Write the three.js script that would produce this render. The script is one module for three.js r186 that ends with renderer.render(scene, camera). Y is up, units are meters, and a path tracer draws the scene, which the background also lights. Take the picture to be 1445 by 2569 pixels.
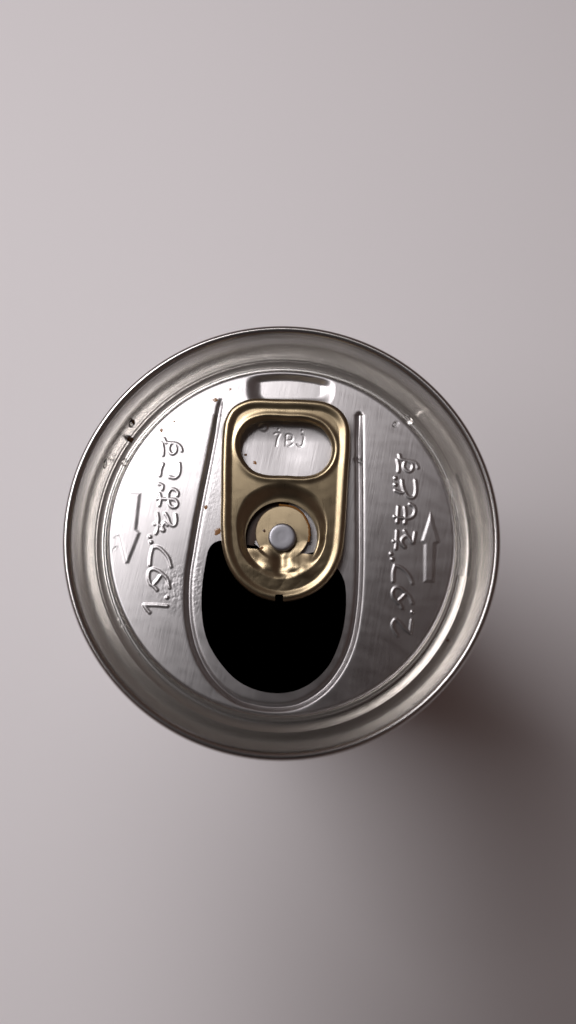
import * as THREE from 'three';
import { ImprovedNoise } from 'three/addons/math/ImprovedNoise.js';
import { RoundedBoxGeometry } from 'three/addons/geometries/RoundedBoxGeometry.js';
import { RectAreaLightUniformsLib } from 'three/addons/lights/RectAreaLightUniformsLib.js';

// ---------- camera, light, exposure (metres; the can's axis is x = z = 0, the tabletop y = 0) ----------
const MM = 0.001, RIM = 105;                       // the rim's top is 105 mm above the table
const scene = new THREE.Scene();
const camera = new THREE.PerspectiveCamera(71.33, 576 / 1024, 0.004, 20);
camera.position.set(0.8 * MM, (RIM + 87.5) * MM, 11.27 * MM);
camera.up.set(0, 0, -1);
const pitch = THREE.MathUtils.degToRad(9);
camera.lookAt(camera.position.clone().add(new THREE.Vector3(0, -Math.cos(pitch), -Math.sin(pitch))));
camera.focus = 0.0925;
camera.userData.fStop = 9;
scene.background = new THREE.Color(0.062, 0.041, 0.036);   // the dim room
const renderer = new THREE.WebGLRenderer({ antialias: true });
renderer.toneMapping = THREE.LinearToneMapping;
renderer.toneMappingExposure = 1;
renderer.shadowMap.enabled = true;
RectAreaLightUniformsLib.init();
const toLamp = new THREE.Vector3(-0.455, 1, -0.285).normalize();
const lamp = new THREE.RectAreaLight(new THREE.Color(1.0, 0.965, 0.975), 10.2, 0.312, 0.312);
lamp.name = 'ceiling_lamp';
lamp.position.copy(toLamp).multiplyScalar(0.572).add(new THREE.Vector3(0, RIM * MM, 0));
lamp.lookAt(0, RIM * MM, 0);
scene.add(lamp);

// ---------- helpers ----------
let seed = 7;
const rnd = () => { seed = (seed * 1664525 + 1013904223) >>> 0; return seed / 4294967296; };
const noise = new ImprovedNoise();
const N = (x, y, z = 0.37) => noise.noise(x, y, z);
const clamp01 = (t) => Math.min(1, Math.max(0, t));
const ss = (a, b, t) => { t = clamp01((t - a) / (b - a)); return t * t * (3 - 2 * t); };
const used = {};
function named(o, name) { const n = used[name] = (used[name] ?? -1) + 1; o.name = n ? name + '_' + String(n).padStart(3, '0') : name; return o; }
function tag(o, label, category, group, kind) {
  o.userData = { label };
  if (category) o.userData.category = category;
  if (group) o.userData.group = group;
  if (kind) o.userData.kind = kind;
  return o;
}
function part(name, geometry, material, parent) {
  const m = named(new THREE.Mesh(geometry, material), name);
  m.castShadow = m.receiveShadow = true;
  parent.add(m);
  return m;
}
const pairs = (flat) => { const p = []; for (let i = 0; i < flat.length; i += 2) p.push([flat[i], flat[i + 1]]); return p; };
function smooth(flat, closed, step = 0.25, tension = 0.5) {          // a dense polyline through the given points
  const p = pairs(flat).map(([x, z]) => new THREE.Vector3(x, 0, z));
  if (p.length < 3) return p.map((v) => [v.x, v.z]);
  const c = new THREE.CatmullRomCurve3(p, closed, 'centripetal', tension);
  const n = Math.max(4, Math.ceil(c.getLength() / step)), pts = c.getPoints(n).map((v) => [v.x, v.z]);
  return pts;
}
function distTo(line, x, z) {                                         // distance to an open polyline
  let best = 1e9;
  if (line.length === 1) return Math.hypot(x - line[0][0], z - line[0][1]);
  for (let i = 1; i < line.length; i++) {
    const ax = line[i - 1][0], az = line[i - 1][1], bx = line[i][0] - ax, bz = line[i][1] - az;
    const t = clamp01(((x - ax) * bx + (z - az) * bz) / (bx * bx + bz * bz + 1e-12));
    const dx = x - ax - t * bx, dz = z - az - t * bz, d = dx * dx + dz * dz;
    if (d < best) best = d;
  }
  return Math.sqrt(best);
}
function within(line, x, z) {
  let c = false;
  for (let i = 0, j = line.length - 1; i < line.length; j = i++) {
    const a = line[i], b = line[j];
    if ((a[1] > z) !== (b[1] > z) && x < (b[0] - a[0]) * (z - a[1]) / (b[1] - a[1]) + a[0]) c = !c;
  }
  return c;
}
const closed = (line) => [...line, line[0]];
const signed = (line, x, z) => distTo(line, x, z) * (within(line, x, z) ? 1 : -1);   // positive inside

// A sheet of pressed metal: y = height(x, z) wherever inside(x, z) > 0, cut cleanly along inside = 0 with a rolled edge below.
// label(x, z) sorts its triangles into several meshes that meet without a seam. Millimetres in, metres out.
function sheet({ x0, x1, z0, z1, cell, inside, height, label, edge = 0.3, uv }) {
  const nx = Math.ceil((x1 - x0) / cell) + 1, nz = Math.ceil((z1 - z0) / cell) + 1;
  const S = new Float32Array(nx * nz), H = new Float32Array(nx * nz);
  for (let j = 0; j < nz; j++) for (let i = 0; i < nx; i++) {
    const x = x0 + i * cell, z = z0 + j * cell;
    S[j * nx + i] = inside(x, z);
  }
  for (let j = 0; j < nz; j++) for (let i = 0; i < nx; i++) if (S[j * nx + i] > -2.5 * cell) H[j * nx + i] = height(x0 + i * cell, z0 + j * cell);
  const V = [], Nn = [], at = new Map();
  const put = (x, y, z, a, b, c) => { V.push(x, y, z); const l = Math.hypot(a, b, c) || 1; Nn.push(a / l, b / l, c / l); return V.length / 3 - 1; };
  const e = cell * 0.5;
  const slope = (x, z) => [(height(x + e, z) - height(x - e, z)) / (2 * e), (height(x, z + e) - height(x, z - e)) / (2 * e)];
  const corner = (i, j) => {
    const k = j * nx + i; let v = at.get(k);
    if (v === undefined) {
      const x = x0 + i * cell, z = z0 + j * cell;
      let gx, gz;
      if (i > 0 && j > 0 && i < nx - 1 && j < nz - 1 && S[k] > 2 * cell) { gx = (H[k + 1] - H[k - 1]) / (2 * cell); gz = (H[k + nx] - H[k - nx]) / (2 * cell); }
      else [gx, gz] = slope(x, z);
      at.set(k, v = put(x, H[k], z, -gx, 1, -gz));
    }
    return v;
  };
  const rims = new Map();
  const cross = (i0, j0, i1, j1) => {
    if (j1 < j0 || (j1 === j0 && i1 < i0)) [i0, j0, i1, j1] = [i1, j1, i0, j0];
    const key = 'c' + (j0 * nx + i0) + (i1 > i0 ? 'x' : 'z'); let v = at.get(key);
    if (v === undefined) {
      const a = S[j0 * nx + i0], b = S[j1 * nx + i1], t = a / (a - b);
      const x = x0 + (i0 + (i1 - i0) * t) * cell, z = z0 + (j0 + (j1 - j0) * t) * cell, h = 0.02;
      let ox = -(inside(x + h, z) - inside(x - h, z)), oz = -(inside(x, z + h) - inside(x, z - h)); const l = Math.hypot(ox, oz) || 1; ox /= l; oz /= l;
      const [gx, gz] = slope(x - ox * 0.03, z - oz * 0.03), y = height(x, z);
      at.set(key, v = put(x, y, z, -gx, 1, -gz));
      const row = [];
      for (let k = 0; k <= 4; k++) { const f = k / 4 * Math.PI * 0.5; row.push(put(x - ox * edge * (1 - Math.cos(f)), y - edge * Math.sin(f), z - oz * edge * (1 - Math.cos(f)), ox * Math.cos(f), -Math.sin(f), oz * Math.cos(f))); }
      rims.set(v, row);
    }
    return v;
  };
  const groups = new Map();
  const tri = (a, b, c, id) => { let g = groups.get(id); if (!g) groups.set(id, g = []); g.push(a, b, c); };
  for (let j = 0; j < nz - 1; j++) for (let i = 0; i < nx - 1; i++) {
    const cs = [[i, j], [i, j + 1], [i + 1, j + 1], [i + 1, j]], inn = cs.map(([a, b]) => S[b * nx + a] > 0);
    if (!inn.some(Boolean)) continue;
    const id = label(x0 + (i + 0.5) * cell, z0 + (j + 0.5) * cell), poly = [], cut = [];
    for (let k = 0; k < 4; k++) {
      const n = (k + 1) % 4;
      if (inn[k]) poly.push(corner(...cs[k]));
      if (inn[k] !== inn[n]) { const v = cross(...cs[k], ...cs[n]); poly.push(v); cut.push([v, inn[k]]); }
    }
    for (let k = 2; k < poly.length; k++) tri(poly[0], poly[k - 1], poly[k], id);
    if (cut.length === 2) {
      const a = cut.find((c) => c[1])[0], b = cut.find((c) => !c[1])[0], ra = rims.get(a), rb = rims.get(b);
      for (let k = 0; k < 4; k++) { tri(ra[k], ra[k + 1], rb[k], id); tri(rb[k], ra[k + 1], rb[k + 1], id); }
    }
  }
  const made = new Map();
  for (const [id, idx] of groups) {
    const re = new Map(), pos = [], nor = [], uvs = [], ind = [];
    for (const v of idx) {
      let k = re.get(v);
      if (k === undefined) {
        re.set(v, k = pos.length / 3);
        pos.push(V[3 * v] * MM, (V[3 * v + 1] + RIM) * MM, V[3 * v + 2] * MM); nor.push(Nn[3 * v], Nn[3 * v + 1], Nn[3 * v + 2]);
        uvs.push(...uv(V[3 * v], V[3 * v + 2]));
      }
      ind.push(k);
    }
    const g = new THREE.BufferGeometry();
    g.setAttribute('position', new THREE.Float32BufferAttribute(pos, 3)); g.setAttribute('normal', new THREE.Float32BufferAttribute(nor, 3)); g.setAttribute('uv', new THREE.Float32BufferAttribute(uvs, 2));
    g.setIndex(ind); made.set(id, g);
  }
  return made;
}
// A turned ring from an outline of [radius, y] in millimetres, seen from above: outline given from the axis outwards.
function turned(outline, { sides = 320, wobble = 0, from = 0, sweep = 2 * Math.PI } = {}) {
  const c = new THREE.SplineCurve(outline.map(([r, y]) => new THREE.Vector2(r, y))), n = outline.length * 6, p = c.getPoints(n);
  const pos = [], nor = [], uvs = [], ind = []; let run = 0;
  for (let k = 0; k <= n; k++) {
    if (k) run += p[k].distanceTo(p[k - 1]);
    const a = p[Math.max(0, k - 1)], b = p[Math.min(n, k + 1)], dr = b.x - a.x, dy = b.y - a.y, l = Math.hypot(dr, dy) || 1;
    for (let s = 0; s <= sides; s++) {
      const t = from + s / sides * sweep, w = wobble * (N(Math.cos(t) * 5 + run * 0.35, Math.sin(t) * 5, 4.1) + 0.5 * N(Math.cos(t) * 17, Math.sin(t) * 17 + run, 9.3));
      const r = p[k].x + w * dy / l, y = p[k].y - w * dr / l;
      pos.push(r * Math.cos(t) * MM, (y + RIM) * MM, r * Math.sin(t) * MM);
      nor.push(-dy / l * Math.cos(t), dr / l, -dy / l * Math.sin(t));
      uvs.push(run / 16, s / sides * sweep * 24 / 16);
    }
  }
  for (let k = 0; k < n; k++) for (let s = 0; s < sides; s++) { const a = k * (sides + 1) + s, b = a + sides + 1; ind.push(a, a + 1, b, b, a + 1, b + 1); }
  const g = new THREE.BufferGeometry();
  g.setAttribute('position', new THREE.Float32BufferAttribute(pos, 3)); g.setAttribute('normal', new THREE.Float32BufferAttribute(nor, 3)); g.setAttribute('uv', new THREE.Float32BufferAttribute(uvs, 2));
  g.setIndex(ind);
  if (wobble) g.computeVertexNormals();
  return g;
}

// ---------- materials ----------
function texture(size, fill, { srgb = false, colour = false } = {}) {
  const d = new Uint8Array(size * size * 4);
  for (let y = 0; y < size; y++) for (let x = 0; x < size; x++) {
    const v = fill(x / size, y / size), k = 4 * (y * size + x);
    for (let c = 0; c < 3; c++) d[k + c] = 255 * clamp01(colour ? v[c] : v);
    d[k + 3] = 255;
  }
  const t = new THREE.DataTexture(d, size, size);
  t.wrapS = t.wrapT = THREE.RepeatWrapping; t.magFilter = THREE.LinearFilter; t.minFilter = THREE.LinearMipmapLinearFilter; t.generateMipmaps = true;
  if (srgb) t.colorSpace = THREE.SRGBColorSpace;
  t.needsUpdate = true;
  return t;
}
// rolled metal: grain that runs along v in streaks of uneven length, a few deeper scratches and a faint orange peel
const G = 512, grain = new Float32Array(G * G);
for (const [across, along, amp] of [[256, 12, 0.5], [128, 5, 0.35], [400, 40, 0.35]]) {
  const t = Array.from({ length: across * along }, rnd);
  for (let y = 0; y < G; y++) for (let x = 0; x < G; x++) {
    const u = x / G * across, v = y / G * along, i = Math.floor(u), j = Math.floor(v), f = u - i, g = v - j;
    const q = (a, b) => t[(b % along) * across + (a % across)];
    grain[y * G + x] += amp * ((q(i, j) * (1 - f) + q(i + 1, j) * f) * (1 - g) + (q(i, j + 1) * (1 - f) + q(i + 1, j + 1) * f) * g - 0.5);
  }
}
for (let k = 0; k < 34; k++) {
  const x = Math.floor(rnd() * G), y = Math.floor(rnd() * G), len = 15 + rnd() * 90, lean = (rnd() - 0.5) * 0.3, deep = 0.35 + rnd() * 0.5;
  for (let s = 0; s < len; s++) grain[((y + s) % G) * G + ((x + Math.round(s * lean) + G) % G)] -= deep;
}
const peel = (u, v) => {   // periodic blotches
  const a = 2 * Math.PI * u, b = 2 * Math.PI * v;
  return N(Math.cos(a) * 4.2 + 3, Math.sin(a) * 4.2 + Math.cos(b) * 1.6, Math.sin(b) * 1.6);
};
const at = (u, v) => grain[(Math.floor(v * G) % G) * G + (Math.floor(u * G) % G)];
const brushed = texture(G, (u, v) => 0.5 + 0.32 * at(u, v) + 0.06 * peel(u, v));
const sheen = texture(G, (u, v) => 0.84 + 0.16 * at(u, v) + 0.12 * peel(v, u));
const metal = (name, rgb, roughness, bump, extra = {}) => {
  const m = new THREE.MeshPhysicalMaterial({ color: new THREE.Color().setRGB(...rgb), metalness: 1, roughness, roughnessMap: sheen, bumpMap: brushed, bumpScale: bump, side: THREE.DoubleSide, ...extra });
  m.name = name; return m;
};
const M = {
  lid: metal('brushed aluminium', [0.55, 0.535, 0.54], 0.46, 16e-6),
  wall: metal('drawn aluminium', [0.82, 0.80, 0.775], 0.24, 0, { bumpMap: null, roughnessMap: null }),
  rim: metal('polished aluminium', [0.62, 0.60, 0.59], 0.25, 0, { bumpMap: null, roughnessMap: null }),
  tab: metal('gold lacquered aluminium', [0.45, 0.36, 0.23], 0.38, 8e-6),
  rivet: metal('pale aluminium', [0.43, 0.43, 0.465], 0.5, 1e-6),
  body: metal('printed silver can', [0.72, 0.71, 0.71], 0.4, 1e-6),
  liner: new THREE.MeshStandardMaterial({ name: 'dark inside', color: new THREE.Color().setRGB(0.012, 0.009, 0.008), roughness: 0.9, side: THREE.DoubleSide }),  // near-black: the shade inside the can is put into this colour
  water: new THREE.MeshPhysicalMaterial({ name: 'clear water', color: 0xffffff, roughness: 0.02, transmission: 1, thickness: 0.001, ior: 1.33 }),
  coffee: new THREE.MeshPhysicalMaterial({ name: 'dried coffee', color: new THREE.Color().setRGB(0.30, 0.13, 0.03), roughness: 0.35, clearcoat: 0.5 }),
  film: new THREE.MeshPhysicalMaterial({ name: 'slot shade and coffee', color: new THREE.Color().setRGB(0.045, 0.022, 0.012), roughness: 0.45, side: THREE.DoubleSide }),  // dark brown holds the tab's shade and reflection on the lid, with some coffee
  dark: new THREE.MeshPhysicalMaterial({ name: 'dark coffee', color: new THREE.Color().setRGB(0.09, 0.035, 0.012), roughness: 0.25, clearcoat: 0.6 }),
  table: new THREE.MeshPhysicalMaterial({ name: 'matt white laminate', color: new THREE.Color().setRGB(0.768, 0.745, 0.76), roughness: 0.75, bumpMap: texture(256, (u, v) => 0.5 + 0.4 * peel(u, v) + 0.1 * (rnd() - 0.5)), bumpScale: 4e-6 }),
  phone: new THREE.MeshPhysicalMaterial({ name: 'dark glass back', color: new THREE.Color().setRGB(0.02, 0.018, 0.017), roughness: 0.5 }),
};

// ---------- the setting: a white tabletop ----------
const top = new THREE.BoxGeometry(3, 0.03, 3);
{ const uv = top.attributes.uv; for (let i = 0; i < uv.count; i++) uv.setXY(i, uv.getX(i) * 60, uv.getY(i) * 60); }
const table = part('tabletop', top, M.table, scene);
table.position.y = -0.015;
tag(table, 'smooth matt white tabletop under the can', null, null, 'structure');

// ---------- the can ----------
const can = tag(named(new THREE.Group(), 'beverage_can'), 'opened silver drink can with a gold pull tab, seen from above', 'can');
scene.add(can);
const GLYPHS = [
  ['numeral', [[-14.62,8.88, -15.87,8.78, -17.55,8.75], [-17.55,8.75, -17.25,9.22, -16.84,9.69]]],
  ['full_stop', [[-14.66,7.79, -14.65,7.8]]],
  ['letter', [[-16.87,6.05, -17.12,5.3, -16.99,4.4, -16.6,4.17, -15.99,4.32, -15.28,4.85, -14.71,5.4, -14.41,6.55], [-15.52,4.97, -15.96,5.6, -16.42,6.15], [-16.87,6.05, -16.44,6.35, -15.97,6.84]]],
  ['letter', [[-16.99,3.64, -16.92,2.49, -16.68,1.37], [-16.68,1.37, -15.97,1.37, -15.15,2.03, -14.58,2.84, -14.27,3.84]]],
  ['voicing_mark', [[-17.1,-0.05, -17.07,-0.02]]],
  ['voicing_mark', [[-16.93,0.66, -16.9,0.69]]],
  ['letter', [[-16.2,-3.07, -16.08,-2.4, -16.13,-1.58, -16.14,-0.97, -16.33,-0.46], [-16.53,-1.68, -16.11,-1.63, -15.64,-1.36, -15.31,-0.84, -15.57,-0.89, -15.53,-1.41, -15.23,-1.84, -14.86,-1.57], [-15.18,-3.07, -14.81,-2.45, -14.65,-1.94, -14.33,-1.53, -13.93,-1.53, -13.74,-2.14, -13.83,-2.91]]],
  ['letter', [[-16.02,-5.7, -15.85,-5.08, -15.97,-4.15], [-16.25,-5.03, -15.44,-5.03, -14.62,-4.97, -13.96,-4.87, -13.64,-4.41, -13.78,-3.99, -14.29,-3.89, -14.65,-4.2, -14.82,-4.92, -14.87,-5.7, -14.5,-6.27, -13.99,-6.22, -13.62,-5.8, -13.64,-5.47], [-16.1,-7.0, -15.64,-6.79, -15.67,-6.27]]],
  ['letter', [[-15.66,-9.66, -15.9,-9.03, -16.01,-8.14], [-13.48,-9.71, -13.44,-8.93, -13.62,-8.14, -14.08,-7.8, -14.75,-7.91]]],
  ['letter', [[-15.87,-12.56, -15.69,-11.72, -15.69,-10.87], [-15.6,-13.09, -15.38,-12.62, -14.81,-12.51, -14.14,-12.46, -13.67,-12.25, -13.35,-11.82, -13.24,-11.45], [-14.76,-12.43, -14.95,-11.87, -14.83,-11.29, -14.46,-11.03, -14.06,-11.29, -13.97,-11.82, -14.19,-12.4]]],
  ['numeral', [[14.67,12.55, 14.18,11.78, 14.07,11.19, 14.45,10.59, 14.98,10.95, 15.62,11.72, 16.3,12.26], [16.3,12.26, 16.41,11.49, 16.55,10.68]]],
  ['full_stop', [[16.63,9.64, 16.64,9.65]]],
  ['letter', [[14.8,8.44, 14.27,7.78, 14.19,7.11, 14.54,6.57, 15.08,6.54, 15.74,7.11, 16.33,7.66, 16.67,8.5], [15.82,7.36, 15.42,7.78, 14.98,8.17], [14.8,8.44, 15.1,8.62, 15.33,9.1]]],
  ['letter', [[14.28,5.72, 14.34,4.57, 14.57,3.69], [14.57,3.69, 15.21,3.9, 15.98,4.51, 16.45,5.18, 16.74,5.97]]],
  ['voicing_mark', [[14.09,2.19, 14.1,2.2]]],
  ['voicing_mark', [[14.25,2.89, 14.27,2.9]]],
  ['letter', [[14.95,-0.74, 14.86,0.34, 14.74,1.51], [14.49,0.56, 15.04,0.62, 15.4,0.96, 15.88,1.33, 15.56,0.84, 15.6,0.28, 16.1,-0.09, 16.46,0.1], [15.93,-0.77, 16.17,-0.28, 16.52,0.22, 16.94,0.77, 17.1,0.28, 17.28,-0.55]]],
  ['letter', [[15.18,-3.91, 15.09,-2.95, 15.01,-1.95], [14.69,-2.66, 15.48,-2.51, 16.53,-2.45, 17.15,-2.82, 17.36,-3.44, 17.19,-4.01, 16.73,-4.29], [16.04,-3.85, 16.11,-2.95, 15.99,-1.82]]],
  ['letter', [[14.86,-6.11, 15.5,-5.86, 16.06,-5.89], [15.76,-7.44, 15.83,-6.65, 16.12,-5.83, 16.6,-5.23, 17.16,-5.2, 17.48,-5.7, 17.56,-6.52, 17.49,-7.44]]],
  ['voicing_mark', [[14.89,-7.78, 14.91,-7.77]]],
  ['voicing_mark', [[14.87,-6.9, 14.89,-6.89]]],
  ['letter', [[15.23,-10.2, 15.37,-9.44, 15.32,-8.67], [15.5,-10.87, 15.64,-10.33, 16.35,-10.14, 17.16,-10.01, 17.65,-9.69, 17.88,-9.18], [16.16,-9.88, 16.02,-9.31, 16.32,-8.8, 16.81,-8.67, 17.2,-9.12, 17.15,-9.69, 16.72,-10.01]]],
  ['code_letter', [[-1.0,-13.85, -0.65,-13.97, -0.24,-13.88], [-0.24,-13.88, -0.53,-13.27, -0.76,-12.23], [-0.47,-14.46, -0.46,-14.44]]],
  ['code_letter', [[0.48,-12.23, 0.56,-13.02, 0.59,-13.69, 0.95,-13.78, 1.36,-13.57, 1.36,-13.08, 0.89,-12.96, 0.59,-12.96, 0.53,-12.42, 0.89,-12.17, 1.42,-12.48]]],
  ['code_letter', [[2.67,-14.23, 2.68,-14.22], [2.69,-13.72, 2.9,-13.51, 2.84,-12.78, 2.66,-12.23, 2.31,-12.17, 2.01,-12.42]]],
];
const ARROW_UP = [19.38,-3.21, 20.38,0.64, 19.81,0.95, 19.55,5.83, 18.23,5.83, 18.42,0.95, 18.07,0.53];
const ARROW_DOWN = [-18.49,-5.77, -18.86,-0.99, -18.38,-0.52, -19.76,3.35, -20.18,3.35, -21.25,-0.68, -20.33,-0.99, -19.96,-5.77];
const BEAD = [-8.15,-18.41, -9.43,-10.86, -10.63,-4.13, -11.6,2.19, -11.96,5.05, -11.99,8.65, -11.62,11.69, -10.63,14.96, -8.7,18.1, -5.88,20.41, -3.36,21.25, -0.74,21.54, 2.19,21.1, 5.12,19.38, 7.37,16.71, 8.84,13.46, 9.61,9.67, 9.98,5.57, 10.19,-4.93, 10.31,-16.36];
const HOLE = [-9.4,1.39, -9.98,4.0, -10.29,7.1, -10.12,10.68, -9.46,13.21, -8.25,15.37, -6.08,17.81, -3.89,19.1, -0.95,19.74, 1.69,19.45, 3.97,18.31, 5.86,16.47, 7.22,13.82, 7.96,11.19, 8.26,8.13, 8.08,5.81, 7.42,4.41, 4.84,2.02, 2.75,2.23, 0.04,2.75, -2.46,1.7, -3.82,0.71, -6.13,0.44, -8.48,0.55];
const TAB_EDGE = [-4.34,-17.84, -0.39,-17.89, 3.3,-17.78, 5.94,-17.4, 7.77,-16.26, 8.74,-14.47, 8.87,-12.04, 8.61,-8.31, 8.35,-4.1, 8.1,-0.46, 7.71,2.37, 6.77,4.66, 5.23,6.48, 3.2,7.74, 0.93,8.35, -0.84,8.35, -3.12,7.69, -5.15,6.28, -6.6,4.41, -7.49,2.11, -7.84,-0.98, -7.85,-5.14, -7.86,-9.37, -7.75,-13.12, -7.47,-15.01, -6.54,-16.69];
const RING_HOLE = [-2.48,-15.06, 0.67,-15.01, 3.55,-14.79, 5.28,-13.92, 6.31,-12.31, 6.46,-10.97, 5.98,-9.48, 4.82,-8.31, 3.26,-7.83, 0.41,-7.88, -2.18,-7.99, -3.74,-8.57, -4.9,-9.9, -5.44,-11.4, -5.24,-13.01, -4.21,-14.41];

// the end of the can: one pressed sheet with bead, recess, arrows and writing
const PANEL = -4.3, BEADLINE = smooth(BEAD, false, 0.5), HOLELINE = closed(smooth(HOLE, true, 0.35)), U = closed(smooth(BEAD, false, 1));
const arrows = [ARROW_UP, ARROW_DOWN].map((a) => closed(pairs(a)));
const bounds = (lines, m) => { const p = lines.flat(); return [Math.min(...p.map((q) => q[0])) - m, Math.max(...p.map((q) => q[0])) + m, Math.min(...p.map((q) => q[1])) - m, Math.max(...p.map((q) => q[1])) + m]; };
const glyphs = GLYPHS.map(([name, strokes]) => {
  const lines = strokes.map((s) => smooth(s, false, 0.12)), dot = strokes.length === 1 && strokes[0].length === 4;
  const w = name === 'code_letter' ? 0.2 : name === 'full_stop' || dot ? 0.36 : 0.34;
  return { name, lines, w, h: name === 'code_letter' ? -0.032 : dot ? 0.10 : 0.082, box: bounds(lines, w) };
});
const inBox = (b, x, z) => x > b[0] && x < b[1] && z > b[2] && z < b[3];
const arrowBox = arrows.map((a) => bounds([a], 0.3));
const rr = (x, z, x0, x1, z0, z1, r) => { const dx = Math.max(x0 + r - x, x - x1 + r, 0), dz = Math.max(z0 + r - z, z - z1 + r, 0); return r - Math.hypot(dx, dz); };
function panelHeight(x, z) {
  const r = Math.hypot(x, z);
  let y = PANEL + 0.010 * N(x * 0.16, z * 0.16) + 0.0035 * N(x * 0.7 + z * 0.1, z * 0.28, 2.2);
  // the sunk middle: a bead runs round the opening and fades out towards the top
  const fade = ss(-16.2, -12.6, z);
  if (x > -13.5 && x < 12 && z > -20 && r < 22.45) {
    const d = distTo(BEADLINE, x, z), inn = within(U, x, z) ? 1 : -1;
    y += -0.30 * fade * ss(-0.55, 0.35, d * inn) - 0.34 * ss(-19, -17.4, z) * Math.exp(-((d / 0.36) ** 2)) * (z < -16.4 ? Math.exp(-((d / 0.5) ** 2)) : 1);
  }
  // finger recess behind the tab
  const q = Math.min(rr(x, z, -3.6, 5.9, -24.5, -18.2, 1.5), 3);
  if (q > -1.4) y -= 0.62 * ss(-1.3, 0.8, q) * (1 - ss(21.2, 22.3, r));
  // soft hollow under the finger ring and a round pip in it
  y -= 0.16 * Math.exp(-((x - 0.5) ** 2 + (z + 11.5) ** 2) / 14);
  const pip = Math.hypot(x + 2.44, z + 14.75);
  if (pip < 1) y += 0.07 * (1 - ss(0.35, 0.75, pip));
  // writing and arrows
  for (const g of glyphs) if (inBox(g.box, x, z)) {
    let d = 1e9; for (const l of g.lines) d = Math.min(d, distTo(l, x, z));
    if (d < g.w) y += g.h * (1 - ss(0.02, 1, d / g.w));
  }
  for (let k = 0; k < 2; k++) if (inBox(arrowBox[k], x, z)) y += 0.095 * ss(-0.18, 0.36, signed(arrows[k], x, z));
  // pitted, once wet patches
  const wet = Math.exp(-(((x + 13.6) / 1.9) ** 2 + ((z - 6.4) / 2.6) ** 2)) + 0.8 * Math.exp(-(((x + 10.9) / 0.7) ** 2 + ((z - 6) / 4) ** 2)) + 0.5 * Math.exp(-(((x + 9.5) / 1.2) ** 2 + ((z + 9) / 7) ** 2));
  if (wet > 0.05) y += 0.022 * wet * N(x * 3.1, z * 2.6, 7.7) + 0.010 * wet * N(x * 6.1, z * 5.2, 1.7);
  if (r > 22.05) y -= 0.75 - Math.sqrt(Math.max(0.02, 0.5625 - (r - 22.05) ** 2));
  return y;
}
const lean = (x, z) => [(x + 0.2 * z) / 26, (z - 0.2 * x) / 26];
const pieces = sheet({
  x0: -22.7, x1: 22.7, z0: -22.7, z1: 22.7, cell: 0.08, edge: 0.22, uv: lean, height: panelHeight,
  inside: (x, z) => { const a = 22.5 - Math.hypot(x, z); return x > -11 && x < 9 && z > 0 && z < 20.5 ? Math.min(a, -signed(HOLELINE, x, z)) : a; },
  label: (x, z) => {
    for (let k = 0; k < glyphs.length; k++) if (inBox(glyphs[k].box, x, z)) for (const l of glyphs[k].lines) if (distTo(l, x, z) < glyphs[k].w * 0.96) return 10 + k;
    for (let k = 0; k < 2; k++) if (inBox(arrowBox[k], x, z) && signed(arrows[k], x, z) > -0.17) return 5 + k;
    if (rr(x, z, -3.6, 5.9, -24.5, -18.2, 1.5) > -0.9) return 3;
    if (x > -13.5 && x < 12 && z > -18.4 && distTo(BEADLINE, x, z) < 0.55) return 2;
    return 0;
  },
});
const lid = part('lid_panel', pieces.get(0), M.lid, can);
const flatUv = (g) => g;
for (const [id, g] of pieces) if (id) part(id >= 10 ? glyphs[id - 10].name.replace('letter', 'embossed_letter').replace('code_embossed_letter', 'code_letter') : id >= 5 ? 'embossed_arrow' : id === 3 ? 'finger_recess' : 'lid_bead', flatUv(g), M.lid, lid);
part('countersink', turned([[22.5, PANEL - 0.15], [22.72, PANEL - 0.42], [22.82, PANEL - 0.8], [22.88, PANEL - 1.6], [22.98, PANEL - 2.1], [23.3, PANEL - 2.5], [23.75, PANEL - 2.55], [24.15, PANEL - 2.3], [24.5, PANEL - 1.95]], { wobble: 0.008 }), M.wall, can);
part('chuck_wall', turned([[24.5, PANEL - 1.95], [24.68, PANEL - 1.8], [24.83, PANEL - 1.5], [25.06, PANEL - 0.75], [25.42, -3.2], [25.75, -2], [26.08, -0.75]], { wobble: 0.006 }), M.wall, can);
part('rim', turned([[26.08, -0.75], [26.16, -0.42], [26.34, -0.14], [26.66, 0], [26.98, -0.13], [27.2, -0.5], [27.28, -1.1], [27.28, -2.4], [27.1, -2.75], [26.7, -2.85]], { wobble: 0.003 }), M.rim, can);
part('can_body', turned([[26.7, -2.85], [26.45, -3.1], [26.5, -4.2], [26.6, -8], [26.6, -40], [26.6, -80], [26.6, -99], [26.2, -101], [24.6, -104], [23.9, -104.97], [22.9, -104.6], [21.5, -101], [18, -97.5], [9, -95.5], [0.05, -95]], { sides: 128 }), M.body, can);
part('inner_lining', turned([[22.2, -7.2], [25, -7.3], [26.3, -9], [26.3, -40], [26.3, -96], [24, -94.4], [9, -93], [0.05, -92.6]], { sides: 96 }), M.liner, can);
// rivet
part('rivet', turned([[0.02, -2.955], [0.5, -2.955], [0.95, -2.945], [1.4, -2.95], [1.62, -3.0], [1.76, -3.13], [1.8, -3.35], [1.8, -3.7], [1.8, -4.6]], { sides: 96 }), M.rivet, can);
can.children.at(-1).position.set(0.06 * MM, 0, 0.15 * MM);

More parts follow.
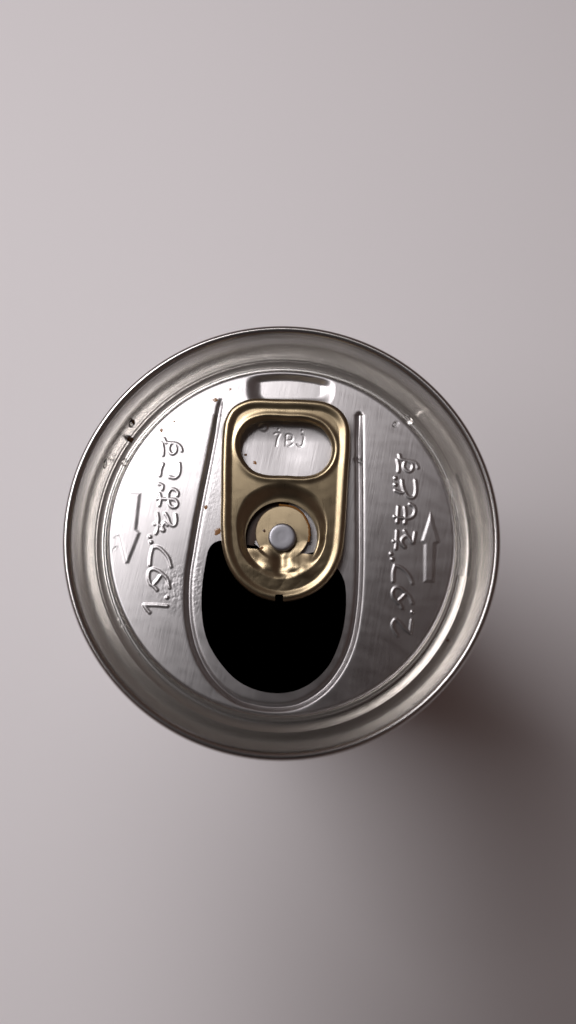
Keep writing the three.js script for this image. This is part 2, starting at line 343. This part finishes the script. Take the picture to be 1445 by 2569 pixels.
// pull tab: hemmed outline, finger ring, C-shaped cut round the rivet tongue
const EDGE = closed(smooth(TAB_EDGE, true, 0.3)), RING = closed(smooth(RING_HOLE, true, 0.3));
const slotAt = (x, z) => Math.min(4.62 - Math.hypot(x + 0.07, z - 0.11), Math.hypot(x - 0.05, z + 0.55) - 3.48, 1.95 - z + 0.10 * x);
function tabHeight(x, z) {
  const d = Math.max(signed(EDGE, x, z), 0), dh = z < -4 ? Math.max(-signed(RING, x, z), 0) : 9;
  let y = -2.72 - 0.055 * z;
  const R = 0.62, r = 0.6;
  if (d < R) y -= R - Math.sqrt(R * R - (R - d) ** 2);
  if (dh < r) y -= r - Math.sqrt(r * r - (r - dh) ** 2);
  y -= 0.24 * ss(0.62, 1.5, d);
  y += 0.11 * Math.exp(-(((dh - 0.62) / 0.36) ** 2));
  const rb = Math.hypot(x, z + 0.1), up = 1 - ss(0.9, 4.2, z - 1.1 * Math.exp(-((x / 1.3) ** 2)) + 0.08 * x + 0.7 * N(x * 0.5, z * 0.5, 8.2));
  y -= (0.85 * (1 - ss(4.75, 5.7 + 1.1 * clamp01(-z / 5), rb))) * (0.25 + 0.75 * up);
  const rt = Math.hypot(x - 0.05, z + 0.55);
  y += (-0.16 + 0.055 * x + 0.05 * (z + 0.5)) * (1 - ss(3.4, 3.9, rt)) * up;
  // the stamped nose below the rivet
  y += 0.16 * Math.exp(-(((x - 2.3) / 1.5) ** 2 + ((z - 4.2) / 1.0) ** 2)) + 0.12 * Math.exp(-(((x + 2.4) / 1.6) ** 2 + ((z - 3.9) / 1.1) ** 2));
  y -= 0.16 * Math.exp(-((x / 0.7) ** 2 + ((z - 3.0) / 1.1) ** 2));
  y += 0.012 * N(x * 0.5, z * 0.3, 5.5) + ss(2, 4, z) * ss(0.9, 2, d) * (0.05 * Math.abs(N(x * 0.55 + 0.3, z * 0.6, 3.3)) + 0.012 * N(x * 1.6, z * 1.7, 6.1));
  return y;
}
const tabPieces = sheet({
  x0: -8.4, x1: 9.4, z0: -18.4, z1: 8.9, cell: 0.07, edge: 0.4, uv: (x, z) => [x / 11, z / 22], height: tabHeight,
  inside: (x, z) => {
    let s = signed(EDGE, x, z);
    if (z < -6) s = Math.min(s, -signed(RING, x, z));
    if (z > -5.5 && z < 3) s = Math.min(s, -slotAt(x, z));
    if (z > 6) s = Math.min(s, -Math.min(0.5 - Math.abs(x + 0.33), z - 7.45));
    return s;
  },
  label: (x, z) => (Math.hypot(x - 0.05, z + 0.55) < 3.5 && z < 1.7 ? 2 : z < -6.6 ? 1 : 0),
});
const tab = part('pull_tab', tabPieces.get(0), M.tab, can);
tab.userData = { label: 'gold coloured pull tab' };
part('finger_ring', tabPieces.get(1), M.tab, tab);
part('rivet_tongue', tabPieces.get(2), M.tab, tab);

// ---------- drops of water and dried coffee on the lid ----------
const dome = (() => {   // a drop of unit radius, its outline a little uneven
  const g = new THREE.SphereGeometry(1, 28, 18), p = g.attributes.position;
  for (let i = 0; i < p.count; i++) { const x = p.getX(i), y = p.getY(i), z = p.getZ(i), k = 1 + 0.09 * N(x * 1.3 + 4, z * 1.3, y) ; p.setXYZ(i, x * k, y, z * k); }
  g.computeVertexNormals(); return g;
})();
const chip = (() => {   // a dried speck: flat and ragged
  const g = new THREE.SphereGeometry(1, 20, 12), p = g.attributes.position;
  for (let i = 0; i < p.count; i++) { const x = p.getX(i), y = p.getY(i), z = p.getZ(i), k = 1 + 0.75 * N(x * 1.9 + 1.5, z * 1.9 + 8, 0.3); p.setXYZ(i, x * k, y, z * k); }
  g.computeVertexNormals(); return g;
})();
function drop(name, material, [x, y, z], [w, h, l], turn, tilt, label, category, group) {
  const o = part(name, material === M.water ? dome : chip, material, scene);
  o.position.set(x * MM, (y + RIM) * MM, z * MM); o.scale.set(w * MM, h * MM, l * MM);
  if (tilt) {   // on the sloping wall: its up is the wall's inward normal
    const a = Math.atan2(z, x); o.quaternion.setFromUnitVectors(new THREE.Vector3(0, 1, 0), new THREE.Vector3(-Math.cos(a) * Math.cos(tilt), Math.sin(tilt), -Math.sin(a) * Math.cos(tilt)).normalize());
    o.quaternion.multiply(new THREE.Quaternion().setFromAxisAngle(new THREE.Vector3(0, 1, 0), turn));
  } else o.rotation.y = turn;
  return tag(o, label, category, group);
}
const W = 'water drops left on the can', C = 'dried coffee specks on the can';
const onLid = (x, z) => [x, panelHeight(x, z), z];
drop('water_drop', M.water, [-20.05, -4.45, -15.26], [0.5, 0.22, 0.8], 0.5, 0.3, 'clear drop with a brown edge on the upper left inner wall', 'water drop', W);
drop('water_drop', M.water, [-23.31, -4.25, -9.69], [0.42, 0.2, 0.75], 0.3, 0.3, 'clear oval drop on the left inner wall, below the brown edged drop', 'water drop', W);
drop('water_drop', M.water, [-21.3, -6.8, -10.5], [0.5, 0.25, 0.6], 0.4, 0, 'drop filling the groove beside the oval drop on the left', 'water drop', W);
drop('water_drop', M.water, onLid(9.8, -10.27), [0.46, 0.3, 0.46], 0, 0, 'dark round drop on the bead right of the finger ring', 'water drop', W);
drop('water_drop', M.water, onLid(15.11, -15.08), [0.55, 0.16, 0.42], 0.6, 0, 'small flat drop on the upper right of the lid near its edge', 'water drop', W);
drop('water_drop', M.water, [17.25, -6.72, -16.5], [0.5, 0.26, 0.75], 0.8, 0, 'largest clear drop, in the groove at the upper right', 'water drop', W);
drop('water_drop', M.water, [-21.5, -6.8, 10.41], [0.22, 0.1, 0.34], 0.5, 0, 'upper of two small drops in the lower left groove', 'water drop', W);
drop('water_drop', M.water, [-21.0, -6.82, 11.34], [0.18, 0.09, 0.3], 0.2, 0, 'lower of two small drops in the lower left groove', 'water drop', W);
drop('water_drop', M.water, onLid(-21.5, 0.0), [0.5, 0.1, 0.13], 0.5, 0, 'thin wet streak left of the downward arrow head', 'water drop', W);
drop('water_drop', M.water, onLid(-21.6, 1.57), [0.5, 0.16, 0.22], 0.9, 0, 'short wet streak beside the tip of the downward arrow', 'water drop', W);
for (const [x, z, s, t, label] of [
  [-8.91, -18.41, 0.34, 0.3, 'orange brown speck at the top end of the left bead'],
  [-6.93, -19.92, 0.2, 1.2, 'tiny brown speck between the left bead and the finger recess'],
  [-16.0, -14.26, 0.27, 2.1, 'orange speck above the topmost letter of the left writing'],
  [-14.32, -15.47, 0.16, 0.9, 'smallest brown speck on the upper left of the lid'],
  [-9.94, -3.97, 0.3, 1.7, 'brown speck stuck on the left bead beside the tab'],
  [-4.81, -10.97, 0.2, 0.2, 'dark speck inside the finger ring at its left edge'],
  [-3.58, -9.94, 0.28, 2.6, 'pale brown speck inside the finger ring at its lower left'],
  [-8.35, -0.75, 0.5, 1.3, 'amber stain peeping out under the left edge of the tab'],
]) drop('coffee_speck', M.coffee, onLid(x, z), [s, 0.05, s * 0.8], t, 0, label, 'coffee speck', C);
drop('coffee_speck', M.dark, [-20.5, -6.1, -13.5], [0.4, 0.3, 0.55], 0.6, 0, 'dark brown blob in the upper left groove', 'coffee speck', C);
drop('coffee_speck', M.dark, [-19.72, -4.35, -15.35], [0.2, 0.2, 0.45], 0.4, 0.3, 'brown crescent on the rim of the upper left drop', 'coffee speck', C);
drop('coffee_speck', M.dark, [21.17, -5.4, 13.13], [0.22, 0.06, 0.3], 0.4, 0.3, 'dark speck on the lower right inner wall', 'coffee speck', C);
drop('coffee_speck', M.dark, [-2.27, tabHeight(-2.27, -0.76), -0.76], [0.17, 0.04, 0.22], 0.4, 0, 'brown speck on the gold tongue left of the rivet', 'coffee speck', C);
drop('coffee_speck', M.coffee, [-2.57, tabHeight(-2.57, 1.5), 1.5], [0.24, 0.03, 0.3], 1.4, 0, 'faint brown speck on the gold tongue lower left of the rivet', 'coffee speck', C);
// the brown tide mark along the right side of the tongue
{
  const pts = pairs([-0.37, -4.12, 1.45, -3.85, 2.65, -3.0, 3.35, -1.75, 3.56, -0.45, 3.46, 0.72]).map(([x, z]) => new THREE.Vector3(x * MM, (tabHeight(x * 0.93, z * 0.93) + RIM - 0.1) * MM, z * MM));
  const g = new THREE.TubeGeometry(new THREE.CatmullRomCurve3(pts), 120, 0.17 * MM, 8), p = g.attributes.position;
  for (let i = 0; i < p.count; i++) { const k = Math.floor(i / 9) / 120, w = 0.11 * MM * N(k * 34, 0.5) ; p.setX(i, p.getX(i) + w); p.setZ(i, p.getZ(i) + 0.6 * w); }
  g.computeVertexNormals();
  tag(part('coffee_stain_and_shade', g, M.coffee, scene), 'rusty brown tide mark along the right edge of the gold tongue', 'coffee stain');
}
// dark sheet in the left cut: tab's shade put into colour, plus coffee stains
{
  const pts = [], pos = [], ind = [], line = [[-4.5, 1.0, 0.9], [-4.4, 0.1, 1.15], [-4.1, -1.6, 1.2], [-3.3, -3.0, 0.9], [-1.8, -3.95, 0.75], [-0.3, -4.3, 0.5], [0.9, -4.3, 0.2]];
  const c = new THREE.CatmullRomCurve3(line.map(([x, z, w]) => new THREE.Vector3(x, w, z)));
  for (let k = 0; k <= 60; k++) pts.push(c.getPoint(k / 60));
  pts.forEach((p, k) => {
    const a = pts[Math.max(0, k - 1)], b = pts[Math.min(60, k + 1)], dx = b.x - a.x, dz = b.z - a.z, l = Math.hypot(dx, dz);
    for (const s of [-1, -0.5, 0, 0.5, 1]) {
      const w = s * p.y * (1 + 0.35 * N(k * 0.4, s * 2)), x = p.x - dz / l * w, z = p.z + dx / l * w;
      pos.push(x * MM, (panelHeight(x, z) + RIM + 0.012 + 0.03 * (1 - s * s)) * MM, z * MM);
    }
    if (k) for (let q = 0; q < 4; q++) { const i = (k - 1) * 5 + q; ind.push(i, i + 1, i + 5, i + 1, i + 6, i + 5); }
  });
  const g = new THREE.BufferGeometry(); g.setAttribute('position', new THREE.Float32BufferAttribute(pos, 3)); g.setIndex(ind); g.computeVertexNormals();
  tag(part('coffee_stain_and_shade', g, M.film, scene), 'dark sheet with painted shade and coffee stains in the cut left of the gold tongue', 'coffee stain');
}
// water standing in the groove on the right
tag(part('water_film', turned([[23.3, -6.62], [23.7, -6.5], [24.1, -6.34], [24.55, -5.95], [24.72, -5.7]], { from: -0.36, sweep: 0.56, sides: 80, wobble: 0.02 }), M.water, scene), 'water lying in the groove on the right side of the lid', 'water');

// ---------- the phone that takes the picture: out of frame, seen in its shadow and its reflection ----------
const phone = tag(named(new THREE.Group(), 'smartphone'), 'dark smartphone held over the can to photograph it', 'phone');
scene.add(phone);
phone.position.copy(camera.position); phone.quaternion.copy(camera.quaternion);   // local -z looks down at the can
{
  const body = part('phone_body', new RoundedBoxGeometry(0.086, 0.176, 0.008, 4, 0.0035), M.phone, phone);
  body.position.set(-0.0185, -0.041, 0.008);
  const ring = part('camera_ring', new THREE.TorusGeometry(0.0075, 0.0012, 12, 48), M.phone, phone);
  ring.position.set(0, 0, 0.0035);
}
renderer.render(scene, camera);
